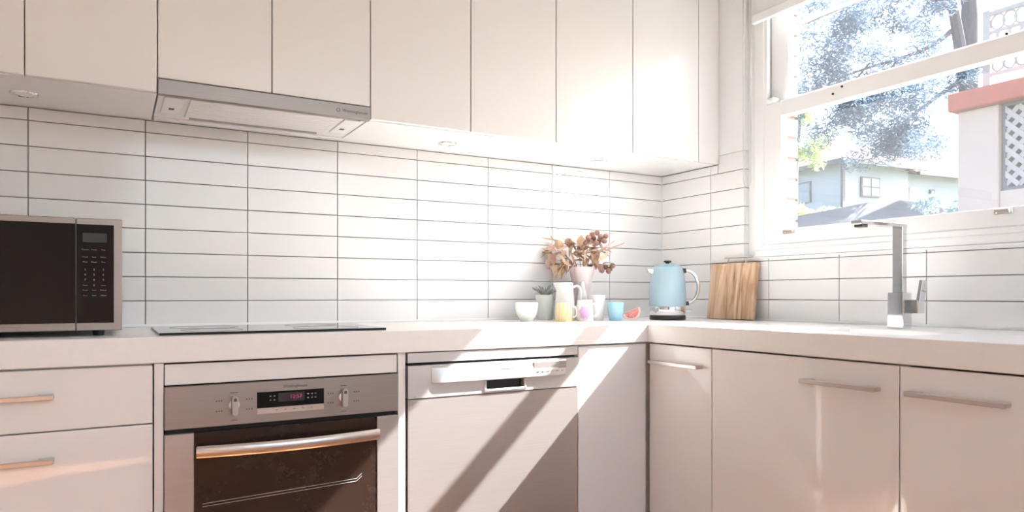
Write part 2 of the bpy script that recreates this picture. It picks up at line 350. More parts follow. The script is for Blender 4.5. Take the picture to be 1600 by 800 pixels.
# ================================================================== joinery
def front(name, x0, x1, z0, z1, yf, parent, axis='y', thick=0.018, m='lacquer', bev=.0016, g=.0015):
    """a door or drawer front; axis y: faces -Y at yf, axis x: faces -X at yf"""
    if axis == 'y': b2 = box(x0 + g, x1 - g, yf, yf + thick, z0 + g, z1 - g, bev=bev)
    else: b2 = box(yf, yf + thick, x0 + g, x1 - g, z0 + g, z1 - g, bev=bev)
    return obj(name, b2, m, parent)
def handle(a0, a1, z, f, parent, axis='y'):
    b2 = bmesh.new(); t = .0045
    def add(u0, u1, v0, v1, w0, w1, bv=.0012):
        if axis == 'y': bx(b2, u0, u1, v0, v1, w0, w1, bev=bv)
        else: bx(b2, v0, v1, u0, u1, w0, w1, bev=bv)
    add(a0, a1, f - .030, f - .022, z - .0055, z + .0055)
    add(a0, a0 + .03, f - .0265, f - .0005, z - .005, z + .005); add(a1 - .03, a1, f - .0265, f - .0005, z - .005, z + .005)
    return obj('handle', b2, 'handle_metal', parent)

UF = -0.35; UZ = 1.535; UT = 2.56
def upper(label, x0, x1, divs, zb=UZ, filler=None):
    t = thing('wall_cabinet', label, 'cabinet', ((x0 + x1) / 2, -0.165, zb), group='wall cabinets over the tiling')
    xe = filler if filler is not None else x1
    obj('body', box(x0 + .0005, xe - .0005, UF + .0195, -.0012, zb + .0005, UT), 'underside', t)
    d = [x0] + divs + [x1]
    for a, b in zip(d[:-1], d[1:]): front('door', a, b, zb, UT, UF, t)
    if filler is not None: obj('filler_strip', box(x1 + .001, xe - .001, UF + .001, UF + .019, zb, UT), 'lacquer', t)
    return t
u1 = upper('white two-door wall cabinet above the microwave, left of the range hood', -2.67, -2.084, [-2.377])
u2 = upper('white short two-door wall cabinet directly above the steel range hood', -2.084, -1.496, [-1.789], zb=1.5735)
u3 = upper('white two-door wall cabinet just right of the range hood', -1.496, -0.81, [-1.15])
u4 = upper('white two-door wall cabinet with filler strip in the room corner by the window', -0.81, -0.116, [-0.459], filler=-0.001)
for t, x in ((u1, -2.395), (u3, -1.147), (u4, -0.473)):
    bm = bmesh.new(); lathe(bm, [(0.0, UZ - .001), (.022, UZ - .001), (.024, UZ - .004), (.033, UZ - .003), (.034, UZ + .0008), (0, UZ + .0008)], 28, x, -0.155); d = obj('downlight', bm, 'chrome', t, True)
    bm = bmesh.new(); lathe(bm, [(0, UZ - .0035), (.020, UZ - .003), (.022, UZ - .0005), (0, UZ - .0005)], 24, x, -0.155); obj('lens', bm, 'gloss_paint', d, True)
    if t is u4:
        la = bpy.data.lights.new('corner_fill_lamp', 'AREA'); la.shape = 'DISK'; la.size = 0.05; la.energy = 0.45; la.color = (1.0, 0.96, 0.92)  # added fill to lift the corner tiles, not a lit fitting
        lo = bpy.data.objects.new('corner_fill_lamp', la); C.objects.link(lo); lo.parent = d; lo.location = Vector((x, -0.155, UZ - .006)) - root_loc(t)

# ---- range hood
hd = thing('range_hood', 'slide-out range hood with brushed steel front edge above the cooktop', 'range hood', (-1.79, -0.18, 1.53))
obj('fascia', box(-2.083, -1.497, -0.352, -0.332, 1.5305, 1.5725, bev=.0015), 'steel_dark', hd)
obj('body', box(-2.080, -1.500, -0.331, -0.028, 1.536, 1.572, bev=.001), 'underside', hd)
fp = obj('filter_panel', box(-2.000, -1.580, -0.315, -0.110, 1.531, 1.5362, bev=.002), 'underside', hd)
bm = bmesh.new()
for i in range(1, 9): bx(bm, -1.995, -1.585, -.315 + i * .0225 - .0008, -.315 + i * .0225 + .0008, 1.5302, 1.5312)
obj('filter_rib', bm, 'gloss_paint', fp)
obj('filter_lip', box(-1.985, -1.60, -0.108, -0.092, 1.5285, 1.5362, bev=.001), 'steel', hd)
for x in (-2.040, -1.540):
    l = obj('hood_lamp', box(x - .026, x + .026, -0.31, -0.13, 1.5325, 1.5362, bev=.002), 'gloss_paint', hd)
    obj('lamp_mark', box(x - .007, x + .007, -0.20, -0.182, 1.5318, 1.5327), 'print_dark', l)
obj('rear_lip', box(-2.078, -1.502, -0.060, -0.030, 1.530, 1.5362, bev=.001), 'underside', hd)
lettering('Westinghouse', .0135, -1.545, -.3521, 1.5515, 'print_dark', hd)
bm = bmesh.new(); tube(bm, [Vector((-1.597 + .0055 * math.cos(a), -.3523, 1.5515 + .0055 * math.sin(a))) for a in [2 * PI * i / 16 for i in range(17)]], .0007, 5, cap=False); obj('emblem', bm, 'print_dark', hd)

# ---- worktop (L shaped, with sink cut-out)
SX0, SX1, SY0, SY1 = -0.500, -0.265, -1.125, -1.450
FE = -0.605; BB = 0.832
ct = bmesh.new()
def wedge(poly, z0, z1): prism(ct, poly, z1 - z0, 'z', z0)
xs = [-2.72, FE, SX0, SX1, -0.002]; 
# build as a grid of faces with solid walls, then bevel the front arris
ys = [-0.002, FE, SY0, SY1, -2.10]
cells = [(0, 0), (1, 0), (2, 0), (3, 0)] + [(i, j) for i in (1, 2, 3) for j in (1, 2, 3) if not (i == 2 and j == 2)]
vt = {}; vb = {}
for i, x in enumerate(xs):
    for j, y in enumerate(ys): vt[i, j] = (x, y, B); vb[i, j] = (x, y, BB)
from collections import Counter
V = {}
def gv(p):
    if p not in V: V[p] = ct.verts.new(p)
    return V[p]
edges = Counter()
for i, j in cells:
    q = [(i, j), (i + 1, j), (i + 1, j + 1), (i, j + 1)]
    ct.faces.new([gv(vt[k]) for k in q]); ct.faces.new([gv(vb[k]) for k in q[::-1]])
    for a, b in zip(q, q[1:] + q[:1]): edges[tuple(sorted((a, b)))] += 1
for (a, b), n in edges.items():
    if n == 1: ct.faces.new([gv(vt[a]), gv(vt[b]), gv(vb[b]), gv(vb[a])])
bmesh.ops.recalc_face_normals(ct, faces=ct.faces)
sharp = [e for e in ct.edges if len(e.link_faces) == 2 and e.calc_face_angle() > 1.0]
bmesh.ops.bevel(ct, geom=sharp, offset=.0025, segments=2, affect='EDGES', profile=.5)
tag(obj('worktop', ct, 'stone'), 'thick white stone L-shaped worktop running under the tiled walls', 'worktop')

# ---- undermount sink and tap
sk = thing('sink', 'stainless steel undermount sink set into the white worktop below the window', 'sink', ((SX0 + SX1) / 2, (SY0 + SY1) / 2, 0.66))
bm = bmesh.new(); w = .004; a0, a1, b0, b1 = SX0 - w, SX1 + w, SY1 - w, SY0 + w
for p in ((a0 - .002, a0, b0, b1), (a1, a1 + .002, b0, b1), (a0, a1, b0 - .002, b0), (a0, a1, b1, b1 + .002)): bx(bm, *p, .68, BB - .0005)
bx(bm, a0, a1, b0, b1, .678, .68); obj('basin', bm, 'steel_light', sk)
bm = bmesh.new(); lathe(bm, [(0, .6805), (.035, .6805), (.042, .684), (.045, .6805)], 28, (SX0 + SX1) / 2, (SY0 + SY1) / 2); obj('drain', bm, 'chrome', sk, True)
tp = thing('sink_tap', 'square chrome mixer tap with flat spout behind the sink', 'tap', (-0.165, -1.215, B))
tx, ty = -0.165, -1.215
obj('base_block', box(tx - .022, tx + .022, ty - .024, ty + .024, B, B + .106, bev=.0015), 'chrome', tp)
obj('column', box(tx - .011, tx + .011, ty - .0155, ty + .0155, B + .106, B + .303, bev=.001), 'chrome', tp)
obj('spout', box(tx - .205, tx + .013, ty - .0165, ty + .0165, B + .298, B + .309, bev=.001), 'chrome', tp)
obj('aerator', box(tx - .198, tx - .170, ty - .012, ty + .012, B + .290, B + .2985, bev=.001), 'black_plastic', tp)
lv = obj('lever_hub', box(tx - .018, tx + .018, ty - .064, ty - .024, B + .045, B + .085, bev=.002), 'chrome', tp)
bm = bmesh.new(); bx(bm, -.013, .013, -.005, .005, 0, .062, bev=.001); bm.transform(Matrix.Translation((tx, ty - .061, B + .080)) @ Matrix.Rotation(0.16, 4, 'X')); obj('lever', bm, 'chrome', lv)

# ---- base cabinets, back run
DF = -0.598; DT = 0.829; KICK = 0.12
dr = thing('drawer_cabinet', 'white base cabinet with two stacked drawers under the microwave', 'cabinet', (-2.40, -0.3, 0), group=None)
obj('body', box(-2.700, -2.106, DF + .0185, -.01, KICK, BB - .001), 'carcass', dr)
for z0, z1, hz in ((.6905, DT, .769), (.40, .6905, .629), (KICK, .40, .33)):
    d = front('drawer', -2.703, -2.105, z0, z1, DF, dr); handle(-2.510, -2.300, hz, DF, d)
obj('kickboard', box(-2.700, -2.106, -.54, -.525, 0, KICK), 'lacquer', dr)
oc = thing('oven_housing', 'white cabinet frame around the built-in oven with narrow panel above it', 'cabinet', (-1.79, -0.3, 0))
for a, b in ((-2.1035, -2.0835), (-1.4995, -1.4775)): obj('side_panel', box(a, b, DF - .001, -.01, 0.0, BB - .001, bev=.001), 'lacquer', oc)
front('filler_panel', -2.083, -1.500, .776, DT, DF + .001, oc)
obj('floor_panel', box(-2.083, -1.500, DF + .02, -.01, .12, .14), 'carcass', oc); obj('kickboard', box(-2.083, -1.500, -.54, -.525, 0, KICK), 'lacquer', oc)
cc = thing('corner_cabinet', 'white handle-less base cabinet door between dishwasher and inner corner', 'cabinet', (-0.4, -0.3, 0))
obj('body', box(-0.889, -0.002, DF + .0185, -.01, KICK, BB - .001), 'carcass', cc)
front('door', -0.8895, -0.6065, KICK, DT, DF, cc)
obj('kickboard', box(-0.889, -0.545, -.54, -.525, 0, KICK), 'lacquer', cc)
# ---- right run
def base_r(label, y0, y1, h0, h1, back=-.01):
    t = thing('base_cabinet', label, 'cabinet', (-0.3, (y0 + y1) / 2, 0))
    bm = bmesh.new(); g = .0008                                  # open-topped carcass
    bx(bm, DF + .0185, back, y1 + g, y1 + .017, KICK, BB - .001); bx(bm, DF + .0185, back, y0 - .017, y0 - g, KICK, BB - .001); bx(bm, DF + .0185, back, y1 + g, y0 - g, KICK, KICK + .017)
    obj('body', bm, 'carcass', t)
    d = front('door', y1, y0, KICK, DT, DF, t, axis='x'); handle(h1, h0, .768, DF, d, 'x')
    obj('kickboard', box(-.54, -.525, y1 + .001, y0 - .001, 0, KICK), 'lacquer', t); return t
base_r('narrow white base cabinet with bar handle next to the inner corner', -0.6035, -0.890, -0.629, -0.853)
base_r('wide white base cabinet door below the sink tap, bar handle on its right', -0.890, -1.477, -1.224, -1.433)
base_r('white base cabinet beside the wide sink cabinet, bar handle on its left', -1.477, -2.07, -1.504, -1.712)

# ---- oven
ov = thing('built_in_oven', 'stainless steel built-in oven with dark glass door and red clock display', 'oven', (-1.79, -0.3, 0.14))
ox0, ox1 = -2.0825, -1.5005
obj('body', box(ox0 + .004, ox1 - .004, DF + .012, -.05, .142, .772), 'gap_dark', ov)
cp = obj('control_panel', box(ox0, ox1, DF - .008, DF + .012, .672, .7745, bev=.0015), 'steel_dark', ov)
dp = obj('display_panel', box(-1.874, -1.707, DF - .0094, DF - .007, .7085, .7485, bev=.0005), 'black_glass', ov)
obj('display_trim', box(-1.874, -1.707, DF - .0092, DF - .007, .6935, .7083, bev=.0005), 'handle_metal', ov)
obj('screen', box(-1.823, -1.757, DF - .0098, DF - .0092, .721, .7435), 'lcd', dp)
lettering('12:57', .014, -1.779, DF - .0100, .7325, 'led', dp, 'clock_digits')
bm = bmesh.new()
for x in (-1.842, -1.832, -1.748, -1.738, -1.729):
    for z in (.727, .737): bx(bm, x - .002, x + .002, DF - .0097, DF - .0092, z - .0012, z + .0012)
tag(obj('touch_marks', bm, 'print_grey', dp), kind='stuff')
bm = bmesh.new()
for i in range(5): bx(bm, -1.83 + i * .022, -1.824 + i * .022, DF - .0096, DF - .0090, .7008, .7022)
tag(obj('button_marks', bm, 'print_dark', ov), kind='stuff')
lettering('Westinghouse', .0105, -1.780, DF - .0085, .7595, 'print_dark', ov)
for x in (-1.928, -1.655):
    kb = bmesh.new(); lathe(kb, [(.0125, 0), (.0125, .003), (.011, .004), (0, .004)], 24); kb.transform(Matrix.Translation((x, DF - .008, .7215)) @ Matrix.Rotation(PI / 2, 4, 'X')); k = obj('knob', kb, 'steel_light', ov, True)
    bm = bmesh.new()
    prism(bm, [(.0072 * math.cos(a), (.0165 if math.sin(a) >= 0 else -.0165) + .0072 * math.sin(a)) for a in [2 * PI * i / 20 for i in range(20)]], .017, 'y', 0); bm.transform(Matrix.Translation((x, DF - .0285, .7215)))
    obj('grip', bm, 'steel', k, True)
    bm = bmesh.new(); prism(bm, [(-.004, 0), (.004, 0), (.0035, .006), (0, .0085), (-.0035, .006)], .0006, 'y', 0); bm.transform(Matrix.Translation((x, DF - .0291, .7325))); obj('pointer', bm, 'print_dark', k)
bm = bmesh.new()
for x in (-1.928, -1.655):
    for a, dz in ((-.034, .012), (-.034, -.013), (.036, .012), (.036, -.013)):
        for q in range(3): bx(bm, x + a - .008 + q * .006, x + a - .005 + q * .006, DF - .0084, DF - .0078, .7215 + dz - .0018, .7215 + dz + .0018)
    bx(bm, x - .009, x + .009, DF - .0084, DF - .0078, .7505, .7525); bx(bm, x - .008, x + .008, DF - .0084, DF - .0078, .683, .6845)
tag(obj('dial_marks', bm, 'print_dark', ov), kind='stuff')
# door: steel sides and glass
for a, b in ((ox0, -2.0185), (-1.5625, ox1)): obj('door_side', box(a, b, DF - .010, DF + .010, .16, .661, bev=.0012), 'steel', ov)
dg = obj('door_glass', box(-2.018, -1.563, DF - .008, DF + .008, .16, .661, bev=.0006), 'oven_glass', ov)
bm = bmesh.new(); pts = []
for i in range(21):
    t = i / 20; pts.append(Vector((-2.0145 + .452 * t, DF - .026 - .024 * math.sin(PI * t), .617)))
tube(bm, pts, .0145, 12, flat=.42); hb = obj('handle', bm, 'handle_metal', ov, True)
for x in (-2.008, -1.569): obj('handle_mount', box(x - .006, x + .006, DF - .026, DF - .0075, .610, .624, bev=.001), 'handle_metal', hb)
# rack wires seen behind the glass: fixed to the inside of the door pane
bm = bmesh.new()
for zz in (.50, .493): tube(bm, [(-2.0, DF - .0083, zz - .012), (-1.62, DF - .0083, zz), (-1.605, DF - .0083, zz + .012)], .0008, 5)
obj('rack_edge', bm, 'print_grey', ov)

# ---- dishwasher
dw = thing('dishwasher', 'stainless steel dishwasher with recessed pull handle between oven and corner cabinet', 'dishwasher', (-1.18, -0.3, 0))
dx0, dx1 = -1.4715, -0.8935
obj('body', box(dx0 + .003, dx1 - .003, DF + .016, -.03, .10, BB - .002), 'gap_dark', dw)
obj('top_strip', box(dx0, dx1, DF - .003, DF + .015, .8015, .8295, bev=.001), 'steel_light', dw)
bm = bmesh.new()
# control panel with a pocket for the pull handle
px0, px1, pz0, pz1 = -1.228, -1.093, .713, .739
for p in ((dx0, px0, .7015, .7935), (px1, dx1, .7015, .7935), (px0, px1, .7015, pz0), (px0, px1, pz1, .7935)): bx(bm, p[0], p[1], DF - .006, DF + .014, p[2], p[3])
bmesh.ops.remove_doubles(bm, verts=bm.verts, dist=1e-5)
cpd = obj('control_panel', bm, 'steel_light', dw)
bm = bmesh.new(); prism(bm, [(px0 + .003, pz1), (px0 + .016, pz0 + .001), (px1 - .016, pz0 + .001), (px1 - .003, pz1)], .002, 'y', DF + .010); obj('pull_pocket', bm, 'black_plastic', dw)
bm = bmesh.new()
bx(bm, px0 - .006, px0 + .004, DF - .0095, DF + .012, pz0 - .006, pz1 + .002, bev=.002); bx(bm, px1 - .004, px1 + .006, DF - .0095, DF + .012, pz0 - .006, pz1 + .002, bev=.002); bx(bm, px0 - .006, px1 + .006, DF - .0095, DF + .012, pz0 - .008, pz0, bev=.002)
obj('pull_surround', bm, 'steel_light', dw)
# bowed lip across the panel
bm = bmesh.new(); lp = []
for i in range(25):
    t = i / 24; x = -1.401 + (.459) * t; o = .012 * (math.sin(PI * min(t * 6, .5)) if t < .0834 else (math.sin(PI * min((1 - t) * 6, .5)) if t > .9166 else 1))
    lp.append((x, o))
poly = lambda x, o: [(x, DF - .0062, .7885), (x, DF - .0075 - o * .45, .785), (x, DF - .0075 - o, .752), (x, DF - .0075 - o, .743), (x, DF - .0062, .7415)]
rows = [[bm.verts.new(p) for p in poly(x, o)] for x, o in lp]
for a, b in zip(rows[:-1], rows[1:]):
    for i in range(4): bm.faces.new((a[i], a[i + 1], b[i + 1], b[i]))
bm.faces.new(rows[0]); bm.faces.new(rows[-1][::-1])
lipo = obj('handle_lip', bm, 'steel_light', dw, True)
obj('display', box(-1.066, -.945, DF - .0165, DF - .007, .765, .787, bev=.001), 'steel', dw)
bm = bmesh.new()
for i in range(6): bx(bm, -1.056 + i * .018, -1.048 + i * .018, DF - .0210, DF - .0185, .756, .7585)
obj('buttons', bm, 'handle_metal', dw)
lettering('Westinghouse', .009, -1.16, DF - .0165, .7735, 'print_grey', dw)
obj('door', box(dx0, dx1, DF - .004, DF + .014, .135, .6995, bev=.0015), 'steel', dw)
obj('kickboard', box(dx0, dx1, -.55, -.535, 0, .10), 'steel', dw)
obj('hinge_screw', box(dx0 + .018, dx0 + .022, DF - .0068, DF - .0058, .7055, .7065), 'black_plastic', dw)

# ---- cooktop
ck = thing('cooktop', 'flat black glass induction cooktop lying on the worktop above the oven', 'cooktop', (-1.81, -0.36, B))
obj('trim', box(-2.090, -1.520, -0.560, -0.150, B, B + .0035, bev=.0008), 'black_plastic', ck)
gl = obj('glass', box(-2.091, -1.519, -0.561, -0.149, B + .0036, B + .0066, bev=.0012), 'black_glass', ck)
for x, y, r in ((-1.96, -.27, .09), (-1.66, -.27, .075), (-1.96, -.45, .075), (-1.66, -.45, .09)):
    bm = bmesh.new(); tube(bm, [Vector((x + r * math.cos(2 * PI * i / 40), y + r * math.sin(2 * PI * i / 40), B + .0066)) for i in range(41)], .0006, 4, cap=False)
    obj('zone_ring', bm, 'print_grey', gl)

# ---- microwave
mw = thing('microwave', 'stainless steel microwave with black door and keypad on the worktop', 'microwave', (-2.42, -0.30, B))
mx0, mx1, my, mz0, mz1 = -2.680, -2.168, -0.50, .908, 1.175
obj('case', box(mx0 + .003, mx1 - .003, my + .018, -.09, mz0, mz1 - .002, bev=.004), 'steel', mw)
xs_ = -2.2635
dfm = bmesh.new(); bx(dfm, mx0, xs_ - .0008, my, my + .018, mz0, mz1, bev=.0015); dd = obj('door', dfm, 'steel_dark', mw)
obj('door_window', box(mx0 + .03, xs_ - .0012, my - .0012, my + .002, mz0 + .018, mz1 - .014), 'black_glass', dd)
pf = obj('control_panel', box(xs_ + .0008, mx1, my, my + .018, mz0, mz1, bev=.0015), 'steel_dark', mw)
kp = obj('keypad', box(xs_ + .0012, mx1 - .0175, my - .0012, my + .002, mz0 + .018, mz1 - .0145), 'black_glass', pf)
kx = [-2.2445, -2.2265, -2.2075]
for r, (z, words) in enumerate([(1.1005, ['Popcorn', 'Potato', 'Pizza']), (1.083, ['Frozen', 'Soup', 'Reheat']), (1.071, ['Micro', 'Weight', 'Time']), (1.053, '123'), (1.041, '456'), (1.0285, '789'), (1.0155, ['Timer', '0', 'Clock']), (1.004, ['Power', 'Auto', 'Defrost'])]):
    for x, w_ in zip(kx, words): lettering(w_, .0068 if len(w_) == 1 else .0042, x, my - .0016, z, 'print_grey', kp, 'key_label')
for x, w_, m_ in ((kx[0], 'Stop', 'print_red'), (kx[1], 'Start', 'print_grey'), (kx[2], '+30sec', 'print_grey')): lettering(w_, .0046, x, my - .0016, .9915, m_, kp, 'key_label')
obj('clock_window', box(-2.250, -2.200, my - .0015, my - .0010, 1.118, 1.140), 'lcd', kp)
for x in (mx0 + .05, mx1 - .05):
    for y in (my + .05, -.14): bm = bmesh.new(); lathe(bm, [(0, B), (.012, B), (.014, mz0 + .001), (0, mz0 + .001)], 16, x, y); obj('foot', bm, 'black_plastic', mw, True)

# ================================================================== things on the bench (their local x runs along the picture)
R = -YAW
def cup_profile(r0, r1, h, wall=.003, bulge=0.0, foot=0.0):
    pr_ = [(0, 0), (r0, 0)]
    for i in range(9):
        t = i / 8; pr_.append((r0 + (r1 - r0) * t + bulge * math.sin(PI * t), .002 + (h - .002) * t))
    pr_.append((r1 - wall * .5, h + .0012))
    for i in range(9):
        t = 1 - i / 8; pr_.append((max(r0 + (r1 - r0) * t + bulge * math.sin(PI * t) - wall, .004), max(.002 + (h - .002) * t, .006)))
    pr_.append((0, .006)); return pr_
def ceramic(name, label, cat, loc, prof, m, group='ceramics grouped on the worktop', rot=R):
    t = thing(name, label, cat, (*loc, B), rot, group)
    bm = bmesh.new(); lathe(bm, prof, 44); obj('body', bm, m, t, True, local=True); return t
ceramic('bowl', 'small pale green round bowl at the end of the ceramics row', 'bowl', (-.838, -.190), cup_profile(.023, .043, .070, bulge=.007), 'bowl_glaze')
pt = ceramic('plant_pot', 'pale grey-green tapered pot holding a small grey succulent', 'plant pot', (-.700, -.100), cup_profile(.030, .037, .098), 'pot_glaze')
bm = bmesh.new(); lathe(bm, [(0, .086), (.033, .086), (.030, .090), (0, .092)], 24); obj('soil', bm, 'soil', pt, local=True)
def leafmesh(bm, base, dirv, length, width, curl=0.25, droop=0.0, seg=5, thick=0.0):
    d = Vector(dirv).normalized(); up = Vector((0, 0, 1)); s = d.cross(up)
    if s.length < .05: s = Vector((1, 0, 0))
    s.normalize(); n = s.cross(d); p = Vector(base); prev = None
    for i in range(seg + 1):
        t = i / seg; w_ = width * (math.sin(PI * (0.08 + 0.92 * t) ** 0.8) if t < 1 else 0.02)
        c = p + d * length * t + n * curl * length * t * t - up * droop * length * t * t
        ring = [bm.verts.new(c - s * w_ + n * w_ * .35), bm.verts.new(c - n * thick), bm.verts.new(c + s * w_ + n * w_ * .35)]
        if prev:
            bm.faces.new((prev[0], prev[1], ring[1], ring[0])); bm.faces.new((prev[1], prev[2], ring[2], ring[1]))
        prev = ring
sp = thing('succulent_plant', 'small spiky grey-green succulent growing in the grey-green pot', 'plant', (-.700, -.100, B + .0905), R)
for i in range(15):
    a = i * 2.4; tilt = .25 + .75 * (i / 15); bm = bmesh.new()
    leafmesh(bm, (0.004 * math.cos(a), .004 * math.sin(a), .001), (math.cos(a) * tilt, math.sin(a) * tilt, 1.15 - .3 * tilt), .058 - .008 * (i % 3), .0062, curl=-.25, thick=.004); obj('leaf', bm, 'succulent', sp, True, local=True)
# tall white jug with spout and handle
jg = thing('jug', 'tall white jug with side handle in front of the pink vase', 'jug', (-.652, -.170, B), R, 'ceramics grouped on the worktop')
bm = bmesh.new(); pj = [(0, 0), (.036, 0), (.039, .004), (.041, .03), (.038, .075), (.032, .115), (.034, .146), (.032, .147), (.029, .115), (.034, .07), (.036, .012), (0, .008)]
lathe(bm, pj, 44)
for v in bm.verts:
    if v.co.z > .11 and v.co.x < 0 and abs(v.co.y) < .02: v.co.x -= .012 * (v.co.z - .11) / .036 * (1 - abs(v.co.y) / .02)
obj('body', bm, 'jug_glaze', jg, True, local=True)
bm = bmesh.new(); tube(bm, bez((.030, 0, .126), (.075, 0, .165), (.072, 0, .06), (.036, 0, .045)), .0048, 10); obj('handle', bm, 'jug_glaze', jg, True, local=True)
# pink vase
vz = thing('vase', 'pale pink flared vase holding the dried leaves', 'vase', (-.520, -.100, B), R, 'ceramics grouped on the worktop')
bm = bmesh.new(); lathe(bm, [(0, 0), (.030, 0), (.032, .006), (.030, .06), (.030, .09), (.038, .14), (.052, .205), (.055, .212), (.052, .213), (.036, .145), (.027, .09), (.026, .012), (0, .01)], 44); obj('body', bm, 'pink_glaze', vz, True, local=True)
# bud vase
bv = ceramic('bud_vase', 'slim white conical bud vase behind the mug with the purple flower', 'vase', (-.567, -.170), [(0, 0), (.026, 0), (.028, .01), (.026, .05), (.019, .095), (.008, .14), (.007, .152), (.005, .152), (.005, .13), (0, .12)], 'jug_glaze')
def mug(label, loc, r0, r1, h, m, rot=R):
    t = ceramic('mug', label, 'mug', loc, cup_profile(r0, r1, h), m, rot=rot)
    bm = bmesh.new(); tube(bm, bez((r1 * .92, 0, h * .82), (r1 + .026, 0, h * .95), (r1 + .026, 0, h * .10), (r0 * .96, 0, h * .24)), .0038, 10); obj('handle', bm, 'cream_glaze', t, True, local=True); return t
mug('yellow patterned mug with white handle at the front of the ceramics', (-.720, -.265), .0325, .029, .067, 'mug_yellow')
mug('white mug printed with a purple flower beside the yellow mug', (-.648, -.300), .031, .028, .079, 'mug_floral')
ceramic('tumbler', 'plain cream-white tapered tumbler next to the small blue cup', 'cup', (-.552, -.243), cup_profile(.025, .035, .097), 'cream_glaze')
ceramic('tea_cup', 'small matt blue cup beside the slice of pink grapefruit', 'cup', (-.506, -.302), cup_profile(.023, .0305, .070, bulge=.003), 'blue_glaze')
# grapefruit wedge
gf = thing('grapefruit_slice', 'pink grapefruit wedge with pale rind lying beside the blue cup', 'fruit', (-.417, -.285, B), R)
def half_disc(r0, r1, th, n=18, y=0.0):
    poly = [(r1 * math.cos(PI + PI * i / n), r1 * math.sin(PI + PI * i / n)) for i in range(n + 1)]
    if r0: poly += [(r0 * math.cos(2 * PI - PI * i / n), r0 * math.sin(2 * PI - PI * i / n)) for i in range(n + 1)]
    b2 = bmesh.new(); prism(b2, poly, th, 'y', y); b2.transform(Matrix.Translation((0, 0, .0362)) @ Matrix.Rotation(-.42, 4, 'Y')); return b2
obj('rind', half_disc(.029, .036, .032, y=-.014), 'rind', gf, local=True)
obj('flesh', half_disc(0, .0288, .030, y=-.0145), 'flesh', gf, local=True)
# dried arrangement: stems, leaves and gum nuts
da = thing('dried_bouquet', 'dried brown leaves and gum nuts standing in the pink vase', 'dried leaves', (-.520, -.100, B + .012), R)
rnd = random.Random(11)
stems = [(-.13, .33), (-.10, .27), (-.07, .31), (-.02, .29), (.03, .30), (.07, .33), (.10, .28), (.085, .20), (-.06, .22), (.02, .24)]
for x, z in stems:
    bm = bmesh.new(); tube(bm, bez((0, 0, .0), (0, 0, .18), (x * .4, .02 * rnd.uniform(-1, 1), .24), (x, rnd.uniform(-.03, .03), z)), .0015, 6); obj('stem', bm, 'gum_nut', da, True, local=True)
spots = []
for i in range(84):
    x = rnd.uniform(-.135, .085); z = rnd.uniform(.198, .300) - .35 * max(0, abs(x + .02) - .08); spots.append((x, rnd.uniform(-.045, .03), z))
for i, (x, y, z) in enumerate(spots):
    bm = bmesh.new(); leafmesh(bm, (x, y, z), (rnd.uniform(-1, 1) + 2.2 * x, rnd.uniform(-.9, .3), rnd.uniform(-.9, .9)), rnd.uniform(.035, .062), rnd.uniform(.011, .020), curl=rnd.uniform(-.5, .5), droop=rnd.uniform(0, .3), thick=.001)
    obj('leaf', bm, ('dry_leaf', 'dry_leaf_pale', 'dry_leaf_pink', 'dry_leaf')[i % 4], da, True, local=True)
for bx_, bz_, dx_, dz_, L in ((-.10, .305, -1, .10, .07), (.09, .265, 1, .30, .085), (.055, .255, .8, .45, .09), (-.055, .24, -.55, -.9, .10), (-.075, .23, -.4, -.9, .09)):
    bm = bmesh.new(); leafmesh(bm, (bx_, -.03, bz_), (dx_, -.15, dz_), L, .014, curl=.1, thick=.001); obj('leaf', bm, 'dry_leaf_pink' if bx_ > 0 else 'dry_leaf_pale', da, True, local=True)
nutme = None
nuts = [(.02, .318), (.038, .332), (.058, .338), (.012, .300), (.030, .302), (.072, .322), (.066, .303), (.085, .305), (.045, .318), (.093, .325), (.052, .296), (.076, .186), (.095, .200), (.122, .205), (.104, .184), (.070, .198), (.114, .193)]
for x, z in nuts:
    if nutme is None:
        bm = bmesh.new(); lathe(bm, [(0, -.012), (.007, -.010), (.0115, -.002), (.010, .007), (.006, .010), (.004, .009), (0, .006)], 14)
        o = obj('gum_nut', bm, 'gum_nut', da, True, local=True); nutme = o.data
    else: o = bpy.data.objects.new('gum_nut', nutme); C.objects.link(o); o.parent = da
    o.location = (x, rnd.uniform(-.05, -.01), z); o.rotation_euler = (rnd.uniform(-1, 1), rnd.uniform(-1, 1), 0)

# ---- kettle
kt = thing('kettle', 'pale blue electric kettle with chrome base and curved handle', 'kettle', (-.262, -.325, B), R)
bm = bmesh.new(); lathe(bm, [(0, 0), (.069, 0), (.071, .003), (.071, .014), (.069, .018), (0, .018)], 48); obj('power_base', bm, 'black_plastic', kt, True, local=True)
bm = bmesh.new(); lathe(bm, [(0, .0185), (.068, .0185), (.0705, .022), (.0715, .050), (.0705, .053), (0, .053)], 48); obj('chrome_band', bm, 'chrome', kt, True, local=True)
bm = bmesh.new(); lathe(bm, [(0, .0535), (.0715, .0535), (.0725, .075), (.0715, .11), (.068, .15), (.0625, .19), (.058, .207), (.055, .212), (.053, .212), (.052, .209), (0, .208)], 56); obj('body', bm, 'kettle_blue', kt, True, local=True)
bm = bmesh.new(); lathe(bm, [(0, .2095), (.051, .2095), (.050, .216), (.042, .221), (.020, .2235), (0, .224)], 48); ld = obj('lid', bm, 'kettle_blue', kt, True, local=True)
bm = bmesh.new(); lathe(bm, [(0, .2235), (.007, .2235), (.008, .227), (.015, .230), (.016, .234), (.012, .236), (0, .236)], 24); obj('lid_knob', bm, 'black_plastic', ld, True, local=True)
bm = bmesh.new(); prism(bm, [(-.055, .178), (-.078, .190), (-.083, .202), (-.074, .203), (-.052, .196)], .028, 'y', -.014); obj('spout', bm, 'chrome', kt, local=True)
